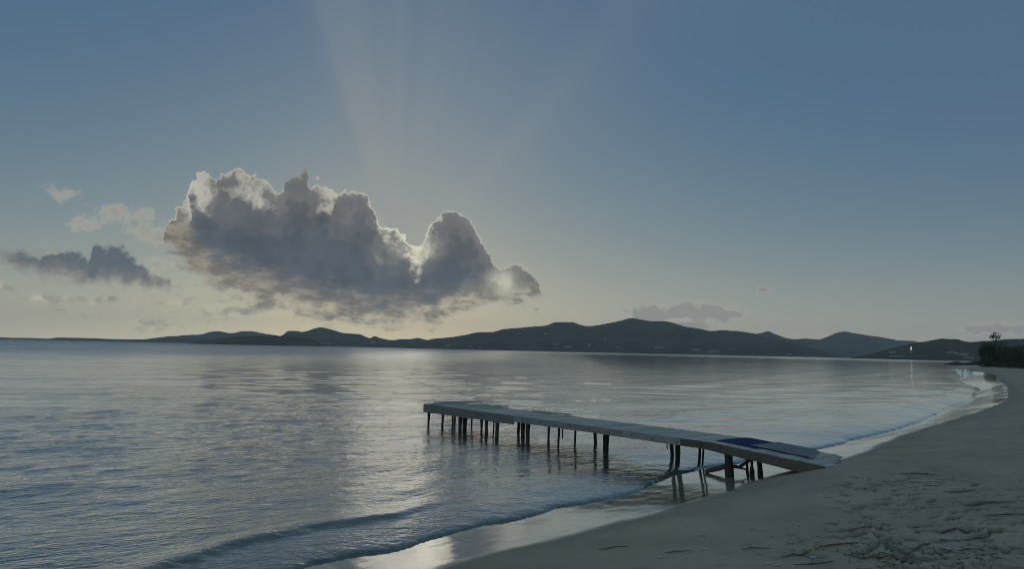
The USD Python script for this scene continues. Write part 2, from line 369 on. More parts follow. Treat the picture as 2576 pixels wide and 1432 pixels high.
SCUFF_SHADE = {}
def sand_height(x, y, ds=None, dw=None, fine=True):
    if ds is None: ds, dw = shore_distances(x, y)
    x, y = np.asarray(x, float), np.asarray(y, float)
    w = np.maximum(dw, 0)
    zw = 0.12 + .42 * np.clip((np.hypot(x, y) - 20) / 24, 0, 1)
    z = zw + (0.78 - zw) * (1 - np.exp(-w / 3.0)) + 0.32 * (1 - np.exp(-w / 14.0)) + 0.02 * w * np.exp(-w / 4)
    z = z + 0.6 * np.clip((w - 60) / 150, 0, 1)
    wid = np.maximum(np.clip(ds, 0, None) + np.clip(-dw, 0, None), 1e-3)
    zw = 0.12 + .42 * np.clip((np.hypot(x, y) - 20) / 24, 0, 1); top_w = zw
    between = top_w * np.clip(ds, 0, None) / wid
    z = np.where(dw > 0, z, between)
    sea_d = np.clip(-ds, 0, None)
    z = np.where((ds < 0) & (dw < 0), -0.11 * sea_d - 0.02, z)
    r2 = (x - RAMP_END[0]) ** 2 + (y - RAMP_END[1]) ** 2
    dry = np.clip(dw / 1.5, 0, 1)
    z = z + MOUND * np.exp(-np.maximum(np.sqrt(r2) - .85, 0) ** 2 / 1.1) * dry
    z = z + dry * (0.10 * fbm(x, y, 0.35, 4, 21) + 0.028 * fbm(x, y, 2.2, 3, 22))
    if fine and len(scuffs):
        near = np.hypot(x, y) < 26
        xn, yn = x[near], y[near]; dz = np.zeros(len(xn))
        for sx, sy, a, L, B, D in scuffs:
            c, s_ = math.cos(a), math.sin(a); u, v = ((xn - sx) * c + (yn - sy) * s_) / (L / 2), (-(xn - sx) * s_ + (yn - sy) * c) / (B / 2)
            q = u * u + v * v
            dz += np.where(q < 9, -D * np.exp(-q * q * 0.8) + 0.35 * D * np.exp(-((np.sqrt(q) - 1.35) / 0.3) ** 2), 0)
        # trampled ground: lumps where people walk
        trod = np.clip((xn - 1.3) / 3, 0, 1) * np.clip(dry[near] * 1.0 - 0.2, 0, 1)
        dz += trod * (0.03 * np.clip(np.abs(fbm(xn, yn, 2.6, 4, 31)) - 0.03, 0, 1) - 0.02 * np.clip(fbm(xn, yn, 7.0, 3, 32), 0, 1))
        z = z.copy(); z[near] += dz
        SCUFF_SHADE['last'] = np.zeros(z.shape); SCUFF_SHADE['last'][near] = np.clip(-dz / .035, 0, 1)  # mask for the painted shade and damp: stronger in deeper hollows
    return z

MOUND = float(np.clip(END_Z - .03 - sand_height(RAMP_END[:1], RAMP_END[1:2], fine=False)[0], 0, .4))
# ------------------------------------------------------------------ materials
def mat_sand():
    g = G()
    pos = g.node("geometry", "position")
    wet_a = g.node("attribute", "fac", attribute="wet")
    n1 = g.noise(pos, scale=0.8, detail=5.0, rough=0.6); n2 = g.noise(pos, scale=14.0, detail=4.0, rough=0.7); n3 = g.noise(pos, scale=90.0, detail=2.0, rough=0.6)
    streak = g.noise(g.vm("multiply", g.node("vector_rotate", "vector", rotate_type="z_axis", vector=pos, angle=-0.75), (1.2, 6.0, 1.0)), scale=1.1, detail=4.0, rough=0.6)
    wet = g.step(wet_a + (n1 - 0.5) * 0.22 + (streak - 0.5) * 0.20 + (n2 - .5) * 0.06, 0.36, 0.66)
    damp = g.step(wet_a + (n1 - .5) * .3, -0.25, 0.5)
    dry_c = g.mix(g.step(n1, 0.3, 0.7), (.585, .445, .33), (.47, .36, .27))
    dry_c = g.mix(g.step(n2, 0.56, 0.74) * 0.55, dry_c, (.28, .225, .165))
    dry_c = g.mix(g.step(n3, 0.62, 0.72) * 0.5, dry_c, (.5, .47, .41))
    col = g.mix(damp * 0.5, dry_c, (.34, .28, .21))
    col = g.mix(g.m("minimum", g.node("attribute", "fac", attribute="scuff_shade") * 0.9, 0.85), col, (.17, .14, .105))  # print hollows darkened: damp sand, with shade painted into the colour
    col = g.mix(wet, col, (.17, .14, .11))
    rough = g.lin(wet, 0.0, 1.0, 0.95, 0.10)
    h = (n2 * 0.5 + n3 * 0.5) * g.lin(wet, 0.0, 1.0, 1.0, 0.03) + streak * g.lin(wet, 0.0, 1.0, 0.0, 0.32) + n1 * g.lin(wet, 0.0, 1.0, 0.0, 0.5)
    bm = g.node("bump", "normal", height=h, strength=0.6, distance=0.012)
    p = g.node("principled_bsdf", "BSDF", base_color=col, roughness=rough, normal=bm, specular_ior_level=g.lin(wet, 0.0, 1.0, 0.15, 0.55), ior=1.4, coat_weight=wet, coat_ior=1.6, coat_roughness=0.08, coat_normal=bm)
    return g.material("sand_look", p)

def mat_water():
    g = G()
    pos = g.node("geometry", "position")
    depth = g.node("attribute", "fac", attribute="depth")
    px, py, _ = g.sep(pos)
    off = g.m("sqrt", px * px + py * py)
    gust = g.noise(g.vm("multiply", g.node("vector_rotate", "vector", rotate_type="z_axis", vector=pos, angle=-0.35), (0.05, 0.16, 1.0)), scale=1.0, detail=4.0, rough=0.6)
    rip = g.vm("multiply", g.node("vector_rotate", "vector", rotate_type="z_axis", vector=pos, angle=-0.55), (1.0, 1.75, 1.0))
    n1 = g.noise(rip, scale=1.7, detail=3.0, rough=0.55, dist=0.3)
    n2 = g.noise(rip, scale=6.0, detail=3.0, rough=0.6, dist=0.4)
    amp = g.lin(gust, 0.32, 0.66, 0.45, 1.35)
    n0 = g.noise(rip, scale=0.42, detail=2.0, rough=0.5)
    h = (n1 * 0.034 + n2 * 0.015 + n0 * 0.06 * g.step(off, 20.0, 60.0)) * amp * g.lin(px + py * -0.1, -14.0, 4.0, 1.8, 0.42) * g.lin(px, 4.0, 25.0, 1.0, 0.55)
    bm = g.node("bump", "normal", height=h, strength=1.0, distance=1.0)
    far = g.step(off, 25.0, 260.0)
    rough = g.lin(far, 0.0, 1.0, 0.012, 0.06) * g.lin(px, -75.0, 20.0, 5.0, 0.7) * g.lin(gust, .3, .7, .8, 1.2) + g.step(off, 250.0, 1200.0) * 0.10
    col = g.mix(g.step(depth, 0.0, 0.9), (.085, .080, .064), (.012, .024, .028))
    p = g.node("principled_bsdf", "BSDF", base_color=col, roughness=rough, normal=bm, ior=1.5, specular_ior_level=0.5, coat_weight=1.0, coat_ior=1.7, coat_roughness=rough, coat_normal=bm)
    return g.material("water_look", p)

def mat_hill(name, c1, c2):
    g = G()
    pos = g.node("geometry", "position")
    n = g.noise(pos, scale=0.006, detail=6.0, rough=0.65); n2 = g.noise(pos, scale=0.05, detail=4.0, rough=0.7)
    col = g.mix(g.step(n + (n2 - .5) * .4, 0.36, 0.66), c1, c2)
    bm = g.node("bump", "normal", height=n2, strength=0.8, distance=6.0)
    return g.material(name, g.node("principled_bsdf", "BSDF", base_color=col, roughness=1.0, specular_ior_level=0.05, normal=bm))

def mat_wood(name, c1, c2, stretch=(1.0, 22.0, 22.0), rough=0.75, spec=0.35, bump=0.004):
    g = G()
    tc = g.node("texture_coordinate", "object"); rnd = g.node("object_info", "random")
    v = g.vm("add", g.vm("multiply", tc, stretch), g.xyz(rnd * 37.0, rnd * 91.0, rnd * 13.0))
    n = g.noise(v, scale=2.2, detail=5.0, rough=0.6); n2 = g.noise(tc, scale=7.0, detail=3.0, rough=0.6)
    tone = g.lin(rnd, 0.0, 1.0, 0.72, 1.22)
    col = g.mix(g.step(n, 0.3, 0.7), c1, c2)
    col = g.mix(g.step(n2, 0.58, 0.72) * 0.55, col, tuple(0.35 * c for c in c1))
    col = g.vm("scale", col, out="vector", scale=tone)
    bm = g.node("bump", "normal", height=n, strength=0.7, distance=bump)
    return g.material(name, g.node("principled_bsdf", "BSDF", base_color=col, roughness=rough, specular_ior_level=spec, normal=bm))

def mat_plain(name, c, rough=0.8, var=0.25, scale=3.0, metallic=0.0, spec=0.3, translucent=None):
    g = G()
    n = g.noise(g.node("geometry", "position"), scale=scale, detail=3.0, rough=0.6)
    col = g.vm("scale", g.mix(0.0, c, c), out="vector", scale=g.lin(n, .25, .75, 1 - var, 1 + var))
    p = g.node("principled_bsdf", "BSDF", base_color=col, roughness=rough, metallic=metallic, specular_ior_level=spec)
    if translucent:
        p = g.node("mix_closure", "closure", fac=0.3, closure1=p, closure2=g.node("translucent_bsdf", "BSDF", color=translucent))
    return g.material(name, p)

SAND, WATER = mat_sand(), mat_water()
DECKWOOD = mat_wood("grey_deck_wood", (.64, .53, .45), (.46, .385, .335), rough=0.5, spec=0.6)
BEAMWOOD = mat_wood("pale_beam_wood", (.46, .405, .35), (.30, .265, .23), rough=0.8)
OLDWOOD = mat_wood("dark_post_wood", (.12, .092, .072), (.06, .05, .042), stretch=(14.0, 14.0, 1.2), rough=0.7)
BROWNWOOD = mat_wood("brown_beam_wood", (.27, .205, .155), (.15, .115, .09), rough=0.85)
DRIFT = mat_plain("driftwood_look", (.16, .14, .12), 0.85, 0.35, 9.0)
WEED = mat_plain("dry_weed_look", (.19, .155, .115), 0.9, 0.4, 20.0)
PALE = mat_plain("pale_shell_look", (.55, .53, .48), 0.7, 0.15, 20.0)
LEAF = mat_plain("tamarisk_leaf", (.10, .105, .07), 0.7, 0.45, 0.5, translucent=(.06, .075, .03))
BARK = mat_plain("tree_bark", (.07, .055, .042), 0.95, 0.3, 4.0)
WALLS = mat_plain("white_render", (.42, .405, .375), 0.9, 0.08, 0.3)
ROOFS = mat_plain("tile_roof", (.30, .17, .12), 0.9, 0.2, 0.5)
PANE = mat_plain("dark_pane", (.03, .035, .04), 0.15, 0.1, 0.5, spec=0.5)
MIRROR = mat_plain("metal_roof", (.9, .88, .85), 0.12, 0.03, 0.2, metallic=1.0)
FEATHER = mat_plain("grey_feather", (.12, .12, .12), 0.9, 0.2, 9.0)
ROCK = mat_plain("dark_rock", (.055, .052, .05), 0.9, 0.4, 0.6)

# ------------------------------------------------------------------ beach
def radial(r0, parts):
    out = [r0]
    for r1, step in parts:
        n = int(math.log(r1 / out[-1]) / math.log(1 + step)) + 1
        out += list(out[-1] * (r1 / out[-1]) ** (np.arange(1, n + 1) / n))
    return np.array(out)

th = np.radians(np.concatenate([np.arange(-70, -16, 0.7), np.arange(-16, 37, 0.11), np.arange(37, 150, 1.2)]))
rr = radial(0.8, [(4.0, 0.03), (32, 0.0085), (700, 0.022), (2600, 0.08)])
T, RR = np.meshgrid(th, rr); X, Y = RR * np.sin(T), RR * np.cos(T)
ds, dw = shore_distances(X, Y)
Z = sand_height(X, Y, ds, dw)
wet = np.where(dw > 0, -dw / 0.9 * 0.5 + 0.5, 0.5 + np.clip(-dw / 0.5, 0, 1) * 0.5)
keep = (ds > -9).ravel()
f = grid_faces(len(rr), len(th), keep)
f = f[:, ::-1]
v = np.stack([X, Y, Z], -1).reshape(-1, 3)
v, f, wet_, scf_shade = compact(v, f, wet.ravel(), SCUFF_SHADE['last'].ravel())
tag(obj('beach', (v, f), SAND, smooth=True, attr={'wet': wet_, 'scuff_shade': scf_shade}), kind='structure')

# ------------------------------------------------------------------ sea
th = np.radians(np.concatenate([np.arange(-100, -42, 1.5), np.arange(-42, 37, 0.115), np.arange(37, 50, 1.0)]))
rr = radial(5.2, [(34, 0.0058), (120, 0.012), (700, 0.03), (6400, 0.08)])
T, RR = np.meshgrid(th, rr); X, Y = RR * np.sin(T), RR * np.cos(T)
ds, dw = shore_distances(X, Y)
sea = np.clip(-ds, 0, None)
eta = np.zeros_like(X)
spacing = RR * np.gradient(np.log(rr))[:, None] * 1.0
gust = np.clip(0.55 + 2.2 * fbm(X * 0.8 - Y * 0.25, Y * 1.4, 0.05, 3, 41), 0.15, 1.3)
main = math.atan2(-0.72, 0.55)
for k in range(64):
    lam = math.exp(rng.uniform(math.log(0.2), math.log(1.5))) if k < 48 else math.exp(rng.uniform(math.log(1.5), math.log(6)))
    a = main + rng.normal(0, 0.55); kx, ky = 2 * math.pi / lam * math.cos(a), 2 * math.pi / lam * math.sin(a)
    amp = 0.0088 * lam ** 0.85 / (2 * math.pi) * (2.1 if lam < 1.5 else 1.25)
    fade = np.clip((lam / spacing - 2.5) / 3, 0, 1)
    ph = rng.uniform(0, 6.28)
    sharp = np.sin(kx * X + ky * Y + ph + 0.8 * fbm(X, Y, 0.25 / lam ** .5, 2, 60 + k) * 6)
    eta += amp * fade * (gust if lam < 2 else 0.5 + .5 * gust) * (sharp + 0.25 * (1 - 2 * np.abs(sharp)))
eta *= np.clip(sea / 2.5, 0.12, 1) * (1 - .5 * np.clip((X - .12 * Y) / 22, 0, 1)) * (1 - .45 * np.clip((RR - 35) / 60, 0, 1))
# the surge: the water stands a little higher behind the edge that runs up the sand
along = X * 0.7 + Y * 0.7
bore = (0.13 + 0.2 * np.clip((X - 9) / 14, 0, 1)) * (1 - np.exp(-sea / 1.3)) * np.exp(-np.clip(sea - 1.5, 0, None) / 4.0) * (1 - .85 * np.clip((RR - 70) / 50, 0, 1))
eta += bore * (0.75 + 0.9 * fbm(X, Y, 0.25, 3, 51))
# a small breaker along the near shore, dying out towards the pier
c = 1.25 + 0.5 * fbm(along, along * 0, 0.45, 3, 52) + 0.1 * fbm(along, along * 0, 2.3, 3, 53)
u = sea - c
crest = np.where(u < 0, np.exp(-(u / 0.12) ** 2), np.exp(-(u / 0.34) ** 2))
live = np.clip((8.9 - along) / 2.5, 0, 1)
eta += 0.062 * crest * live * (0.85 + 0.8 * fbm(X, Y, 0.9, 3, 54))
# long low swells nearing the beach further out
for c0, w0, a0 in ((7.5, 1.1, .05), (13.0, 1.5, .045), (21.0, 2.0, .04)):
    u = sea - c0 - 3.0 * fbm(along, along * 0 + c0, 0.08, 3, 55)
    eta += a0 * np.exp(-(u / w0) ** 2) * (0.6 + 1.2 * fbm(X, Y, 0.06, 2, 56))
sandz = sand_height(X, Y, ds, dw, fine=False)
edge = 0.035 * (1 - np.exp(-sea / 0.07))
surf = np.where(ds < 0, np.maximum(eta + edge, sandz + edge * 0.6), sandz - 0.03 - 0.2 * np.clip(ds, 0, 1))
depth = np.clip(surf - sandz, 0, 5)
keep = (ds < 0.12).ravel()
f = grid_faces(len(rr), len(th), keep)[:, ::-1]
v = np.stack([X, Y, surf], -1).reshape(-1, 3)
v, f, dep = compact(v, f, depth.ravel())
tag(obj('sea', (v, f), WATER, smooth=True, attr={'depth': dep}), kind='structure')

# ------------------------------------------------------------------ hills across the bay
hills = {}
def hill(key, pts, d0, d1, d2, mat, seed, rough=1.0, left=None, right=None):
    """terrain whose crest stands at distance d1 and whose shore lies at d0; pts is the sky line"""
    q = np.array([azel(*p) for p in pts]); a = np.linspace(q[0, 0], q[-1, 0], max(40, int((q[-1, 0] - q[0, 0]) / 0.07)))
    from scipy.interpolate import PchipInterpolator
    h = EYE + d1 * np.tan(np.radians(PchipInterpolator(q[:, 0], q[:, 1])(a)))
    ends = np.clip(np.minimum(np.arange(len(a)), np.arange(len(a))[::-1]) / 6.0, 0, 1)
    h = h + ends * d1 / 3000 * rough * (4.5 * fbm(a, a * 0, 2.2, 4, seed))
    vs = np.concatenate([np.linspace(0, 1, 26), np.linspace(1, 2, 14)[1:]])
    A, V = np.meshgrid(np.radians(a), vs)
    D = np.where(V <= 1, d0 + (d1 - d0) * V, d1 + (d2 - d1) * (V - 1))
    x, y = D * np.sin(A), D * np.cos(A)
    s = np.where(V <= 1, 0.32 * V + 0.68 * (3 * V ** 2 - 2 * V ** 3), np.cos((V - 1) * np.pi / 2) ** 1.3)
    hh = np.maximum(h, 1.0)[None, :]
    z = hh * s * np.where(V <= 1, (D / d1), 1.0) + hh * np.sin(np.clip(V, 0, 1) * np.pi) * (0.55 * fbm(x, y, 5.0 / d1 * 1.6, 5, seed + 1)) + np.where(V < 0.02, -2.0, 0.8)
    z = np.where((V <= 1) & (V > 0.03), np.maximum(z, 0.6), z)
    el = (z - EYE) / D; lim = ((h - EYE) / d1)[None, :]
    z = np.where((V != 1) & (el > lim * 0.985), EYE + D * lim * 0.985, z); z = np.where(V == 1, h[None, :], z)
    z = np.where(V >= 2, -3.0, z)
    o = obj('hill', (np.stack([x, y, z], -1).reshape(-1, 3), grid_faces(len(vs), len(a))[:, ::-1]), mat, smooth=True)
    tag(o, kind='structure'); hills[key] = (a, vs, x, y, z)
    return o

def on_hill(key, px, py):
    """the point of the hill's near side that is seen there"""
    a, vs, x, y, z = hills[key]; d = ray(px, py); az = math.degrees(math.atan2(d[0], d[1])); tan = d[2] / math.hypot(d[0], d[1])
    j = int(np.clip(np.searchsorted(a, az), 0, len(a) - 1)); n = 26
    e = (z[:n, j] - EYE) / np.hypot(x[:n, j], y[:n, j])
    i = int(np.argmax(e >= tan)) if (e >= tan).any() else n - 2
    i = max(i, 1)
    t = np.clip((tan - e[i - 1]) / max(e[i] - e[i - 1], 1e-9), 0, 1)
    return tuple(float(c[i - 1, j] + (c[i, j] - c[i - 1, j]) * t) for c in (x, y, z))

SCRUB = mat_hill("scrub_hill", (.030, .032, .024), (.115, .095, .07))
FAR = mat_hill("far_hill", (.045, .045, .036), (.12, .105, .08))
hill('A', [(-260, 851), (-120, 848), (0, 849), (30, 850.5), (70, 850.5), (120, 852.5), (145, 849.5), (220, 851), (300, 854), (390, 855), (470, 859), (600, 866)], 4700, 5200, 5900, FAR, 101, 0.3)
hill('B', [(330, 860), (390, 851), (450, 845), (510, 841), (530, 836), (548, 834), (580, 838), (615, 834), (640, 835), (655, 838), (680, 842), (710, 846), (760, 852), (860, 872)], 4200, 4900, 5600, FAR, 102)
hill('D', [(640, 868), (690, 850), (712, 843), (725, 834), (745, 833), (760, 836), (785, 829), (806, 824), (830, 829), (870, 839), (905, 842), (930, 851), (942, 846), (958, 851), (985, 856), (1010, 853.5), (1030, 854), (1050, 850.5),
           (1070, 855), (1100, 858), (1150, 876)], 3500, 4100, 4900, SCRUB, 103)
hill('C', [(470, 866), (510, 858), (560, 852), (600, 847), (650, 846), (700, 846), (750, 849), (790, 856), (806, 866), (815, 874)], 2300, 2500, 2900, SCRUB, 104, 0.5)
hill('F', [(1000, 881), (1060, 861), (1090, 853), (1130, 849), (1165, 844), (1205, 836), (1235, 836), (1270, 828), (1300, 826), (1340, 822), (1375, 819), (1400, 811), (1440, 811), (1462, 818), (1482, 821), (1520, 816), (1560, 807), (1588, 801),
           (1610, 804), (1645, 809), (1670, 808), (1700, 815), (1730, 823), (1760, 828), (1790, 833), (1820, 831), (1850, 833), (1890, 838), (1930, 848), (1980, 860), (2030, 872), (2080, 885), (2140, 902)], 2700, 3500, 4500, SCRUB, 105)
hill('G', [(1760, 862), (1800, 846), (1850, 843), (1890, 842), (1915, 838), (1932, 834), (1950, 841), (1985, 852), (2000, 854), (2020, 852), (2060, 855), (2120, 862), (2200, 884), (2240, 900)], 4200, 4900, 5600, FAR, 106)
hill('H', [(1960, 880), (2020, 862), (2060, 855), (2085, 846), (2105, 838), (2125, 834.5), (2150, 839), (2185, 844), (2220, 849), (2260, 856), (2300, 859), (2330, 866), (2380, 880), (2420, 906)], 4400, 5200, 6000, FAR, 107)
hill('I', [(2140, 900), (2190, 890), (2230, 880), (2265, 871), (2300, 864), (2340, 857), (2375, 852), (2410, 855), (2440, 861), (2480, 858), (2520, 855), (2560, 853), (2600, 852), (2680, 848), (2800, 850), (2950, 866)], 1700, 2200, 2900, SCRUB, 108)

# ------------------------------------------------------------------ small houses on the far shore
def house(key, px, py, wpx, hpx, label, flat=True, glint=False):
    x, y, z = on_hill(key, px, py); D = math.hypot(x, y); w, h = wpx / FPX * D, max(2.8, hpx / FPX * D); dpt = min(w, 11.0)
    t = thing('house', label, 'house', (x, y, z - 0.6), -math.atan2(x, y), 'houses on the far shore')
    obj('wall', box(w, dpt, h + 0.6, (0, 0, (h + 0.6) / 2)), WALLS, t)
    if glint:
        to_cam = np.array([-x, -y, EYE - z]); to_cam /= np.linalg.norm(to_cam); n = to_cam + sd; n /= np.linalg.norm(n)
        c, s_ = math.cos(math.atan2(x, y)), math.sin(math.atan2(x, y)); nl = np.array([n[0] * c - n[1] * s_, n[0] * s_ + n[1] * c, n[2]])
        ux = np.cross([0, 0, 1.0], nl); ux /= np.linalg.norm(ux); uy = np.cross(nl, ux)
        m = box(w * 1.05, h * 1.5, 0.25); vv = np.array(m.vertices)
        obj('roof', trimesh.Trimesh(vv[:, :1] * ux + vv[:, 1:2] * uy + vv[:, 2:] * nl + np.array([0, -dpt * .2, h + 0.6 + h * .5]), m.faces, process=False), MIRROR, t)
    elif flat:
        obj('roof', box(w + 0.5, dpt + 0.5, 0.35, (0, 0, h + 0.78)), WALLS, t)
    else:
        pr = trimesh.creation.extrude_polygon(shapely.Polygon([(-dpt / 2 - .4, 0), (dpt / 2 + .4, 0), (0, 1.9)]), w + 0.6, engine="earcut"); vv = np.array(pr.vertices)
        obj('roof', trimesh.Trimesh(np.stack([vv[:, 2] - w / 2 - .3, vv[:, 0], vv[:, 1] + h + 0.6], 1), pr.faces, process=False), ROOFS, t)
    for k in range(max(1, int(w / 6))):
        obj('window', box(1.3, 0.12, 1.3, (-w / 2 + (k + 0.5) * w / max(1, int(w / 6)), -dpt / 2 - 0.03, 0.6 + h * 0.55)), PANE, t)
HOUSES = [('D', 936, 865, 9, 6, 'small white house in the low saddle between the hills'), ('D', 826, 866, 6, 4, 'white house at the foot of the pointed left hill'),
    ('F', 1125, 872, 14, 4, 'long low white house at the left foot of the big hill'), ('F', 1184, 874, 10, 4, 'white house a little right of the long low one at the left foot'),
    ('F', 1206, 875, 7, 3, 'smallest white house at the left foot of the big hill'), ('F', 1398, 868, 16, 3, 'long pale building on the slope under the hill crest with the dip'),
    ('F', 1427, 875, 18, 4, 'wide white building at the water below the middle of the big hill'), ('F', 1371, 841, 7, 3, 'lone white house half way up the big hill'),
    ('F', 1481, 869, 9, 4, 'white house on the slope below the dip in the crest'), ('F', 1521, 853, 6, 3, 'tiny white house high up under the main summit'),
    ('F', 1553, 876, 12, 3, 'low white house at the shore below the main summit'), ('F', 1656, 876, 22, 3, 'long pale terrace of walls right of the main summit'),
    ('F', 1751, 883, 20, 4, 'broad white building with a tiled roof at the right shore'), ('F', 1795, 886, 24, 3, 'stretched white building right of the tiled one'),
    ('F', 1984, 893, 9, 3, 'white house where the big hill runs out to the right'), ('H', 2075, 893, 14, 3, 'pale building at the mouth of the valley'),
    ('H', 2113, 894, 9, 3, 'small white house in the middle of the valley mouth'), ('I', 2245, 889, 14, 4, 'white house on the left flank of the near right hill'),
    ('I', 2254, 898, 26, 3, 'long white wall of a building right at the water below the glinting roof'), ('I', 2394, 890, 20, 4, 'white house below the round top of the near right hill'),
    ('I', 2424, 894, 18, 4, 'white house beside the dark trees, upper of two'), ('I', 2437, 902, 20, 3, 'low white house beside the dark trees, right at the water')]
for i, (k, px, py, w, h, lab) in enumerate(HOUSES): house(k, px, py, w, h, lab, flat='tiled' not in lab)
house('I', 2292, 887, 6.0, 5.5, 'house whose sloping metal roof flashes brightly in the low sun', glint=True)

# ------------------------------------------------------------------ rocks and trees at the end of the beach
def rock_point():
    pts = [(2374, 916.2), (2383, 914.6), (2396, 911.5), (2408, 909.6), (2418, 911), (2428, 912.6), (2440, 910.5), (2452, 908.5), (2475, 908), (2520, 908), (2600, 909)]
    q = np.array([azel(*p) for p in pts]); a = np.linspace(q[0, 0], q[-1, 0], 90); D1 = 430.0
    h = EYE + D1 * np.tan(np.radians(np.interp(a, q[:, 0], q[:, 1]))) + 0.35 * fbm(a, a * 0, 9.0, 3, 77)
    vs = np.linspace(0, 2, 15); A, V = np.meshgrid(np.radians(a), vs); D = D1 + (V - 1) * 28
    x, y = D * np.sin(A), D * np.cos(A)
    z = np.maximum(h, 0.05)[None] * np.cos((V - 1) * np.pi / 2) ** 0.6 + 0.5 * fbm(x, y, 0.25, 4, 78) - np.where(np.abs(V - 1) > .95, 1.5, 0.0)
    o = obj('rocks', (np.stack([x, y, z], -1).reshape(-1, 3), grid_faces(len(vs), len(a))[:, ::-1]), ROCK, smooth=40); tag(o, kind='structure')
rock_point()

def ground_at(x, y): return float(sand_height(np.array([x]), np.array([y]), fine=True)[0])

def leaf_cloud(lobes, n, size, r):
    """n small leaf cards through the outer volume of some ellipsoids (centre, radii)"""
    w = np.array([l[1][0] * l[1][1] * l[1][2] for l in lobes]) ** 0.67; w /= w.sum()
    k = r.choice(len(lobes), n, p=w); d = r.normal(size=(n, 3)); d /= np.linalg.norm(d, axis=1, keepdims=True)
    rad = r.uniform(0.25, 1.0, (n, 1)) ** 0.45 * (1 + r.normal(0, .08, (n, 1)))
    c = np.array([lobes[i][0] for i in k]) + d * rad * np.array([lobes[i][1] for i in k])
    keep = meshkit.fbm(c * (1.3 / max(lobes[0][1])), 3, 5) > 0.40
    c = c[keep]; n = len(c)
    a = r.normal(size=(n, 3)); a /= np.linalg.norm(a, axis=1, keepdims=True); b = np.cross(a, r.normal(size=(n, 3))); b /= np.linalg.norm(b, axis=1, keepdims=True)
    s = size * r.uniform(0.6, 1.4, (n, 1)); a, b = a * s, b * s * 0.5
    v = np.stack([c - a, c + b, c + a, c - b], 1).reshape(-1, 3); q = np.arange(4 * n).reshape(-1, 4)
    return trimesh.Trimesh(v, np.vstack([q[:, [0, 1, 2]], q[:, [0, 2, 3]]]), process=False)

def bush_tree(px, D, hpx, wpx, label, seed, pine=False):
    d = ray(px, 905); az = math.atan2(d[0], d[1]); x, y = D * math.sin(az), D * math.cos(az); z = ground_at(x, y)
    r = np.random.default_rng(seed); H, Wd = hpx / FPX * D, wpx / FPX * D / 2
    t = thing('pine_tree' if pine else 'tamarisk_tree', label, 'tree', (x, y, z - 0.1), 0.0, 'trees at the end of the beach')
    if pine:
        obj('trunk', tube([(0, 0, 0), (.1, 0, H * .3), (-.1, .1, H * .6), (.25, 0, H * .9)], [.22, .18, .14, .07], 7, .08), BARK, t, smooth=True)
        lobes = [((0.1, 0, H * .9), (Wd, Wd, H * .085)), ((-Wd * .5, .3, H * .84), (Wd * .5, Wd * .6, H * .06)), ((Wd * .5, -.2, H * .87), (Wd * .45, Wd * .6, H * .07))]
        obj('crown', leaf_cloud(lobes, 620, .16, r), LEAF, t)
        for sgn in (-1, 1): obj('limb', tube([(0, 0, H * .66), (sgn * Wd * .3, .1, H * .78), (sgn * Wd * .6, .1, H * .86)], [.09, .06, .03], 5), BARK, t, smooth=True)
        return
    obj('trunk', tube([(0, 0, 0), (.2, .1, H * .25), (.1, 0, H * .5), (.5, 0, H * .75)], [.3, .24, .17, .08], 7, .1), BARK, t, smooth=True)
    for k in range(3):
        a = r.uniform(0, 6.28); obj('limb', tube([(.15, .05, H * .22), (math.cos(a) * Wd * .4, math.sin(a) * Wd * .4, H * .5), (math.cos(a) * Wd * .7, math.sin(a) * Wd * .7, H * .7)], [.15, .1, .05], 5), BARK, t, smooth=True)
    lobes = [((0, 0, H * .45), (Wd * .8, Wd * .8, H * .44)), ((0, 0, H * .16), (Wd * 1.15, Wd, H * .17))]
    for k in range(9):
        a = r.uniform(0, 6.28); q = r.uniform(.3, .8)
        lobes.append(((math.cos(a) * Wd * q, math.sin(a) * Wd * q, H * r.uniform(.15, .8)), (Wd * r.uniform(.25, .5), Wd * r.uniform(.25, .5), H * r.uniform(.12, .24))))
    obj('crown', leaf_cloud(lobes, 5200, .17, r), LEAF, t)
bush_tree(2486, 232, 47, 44, 'dark bushy tree at the water end of the beach, leftmost of the clump', 1)
bush_tree(2512, 224, 62, 54, 'tallest dark bushy tree in the middle of the clump, under the bare pine', 2)
bush_tree(2538, 214, 53, 54, 'dark bushy tree right of the tallest one behind the beach', 3)
bush_tree(2566, 204, 50, 60, 'dark bushy tree cut by the right edge of the picture', 4)
bush_tree(2600, 190, 58, 60, 'dark bushy tree just beyond the right end of the clump', 5)
bush_tree(2506, 238, 74, 22, 'thin pine whose flat crown rises above the dark bushes', 6, pine=True)

# ------------------------------------------------------------------ the wooden pier
def pier_pt(t, l, z): return P0 * [1, 1, 0] + DIR * t + NRM * l + np.array([0, 0, z])
pier = thing('pier', 'weathered grey plank jetty on thin posts running from the sand into the water', 'pier', (P0[0], P0[1], 0.0), PIER_ANG)
# local frame: x along the deck towards the shore, y across to the far side, z up
PT = 0.03
end_z = END_Z
GT = end_z
drop = DECK - end_z; tilt = math.atan2(drop, RAMP)
def deck_z(x): return DECK if x <= LEN else DECK - (x - LEN) / RAMP * drop

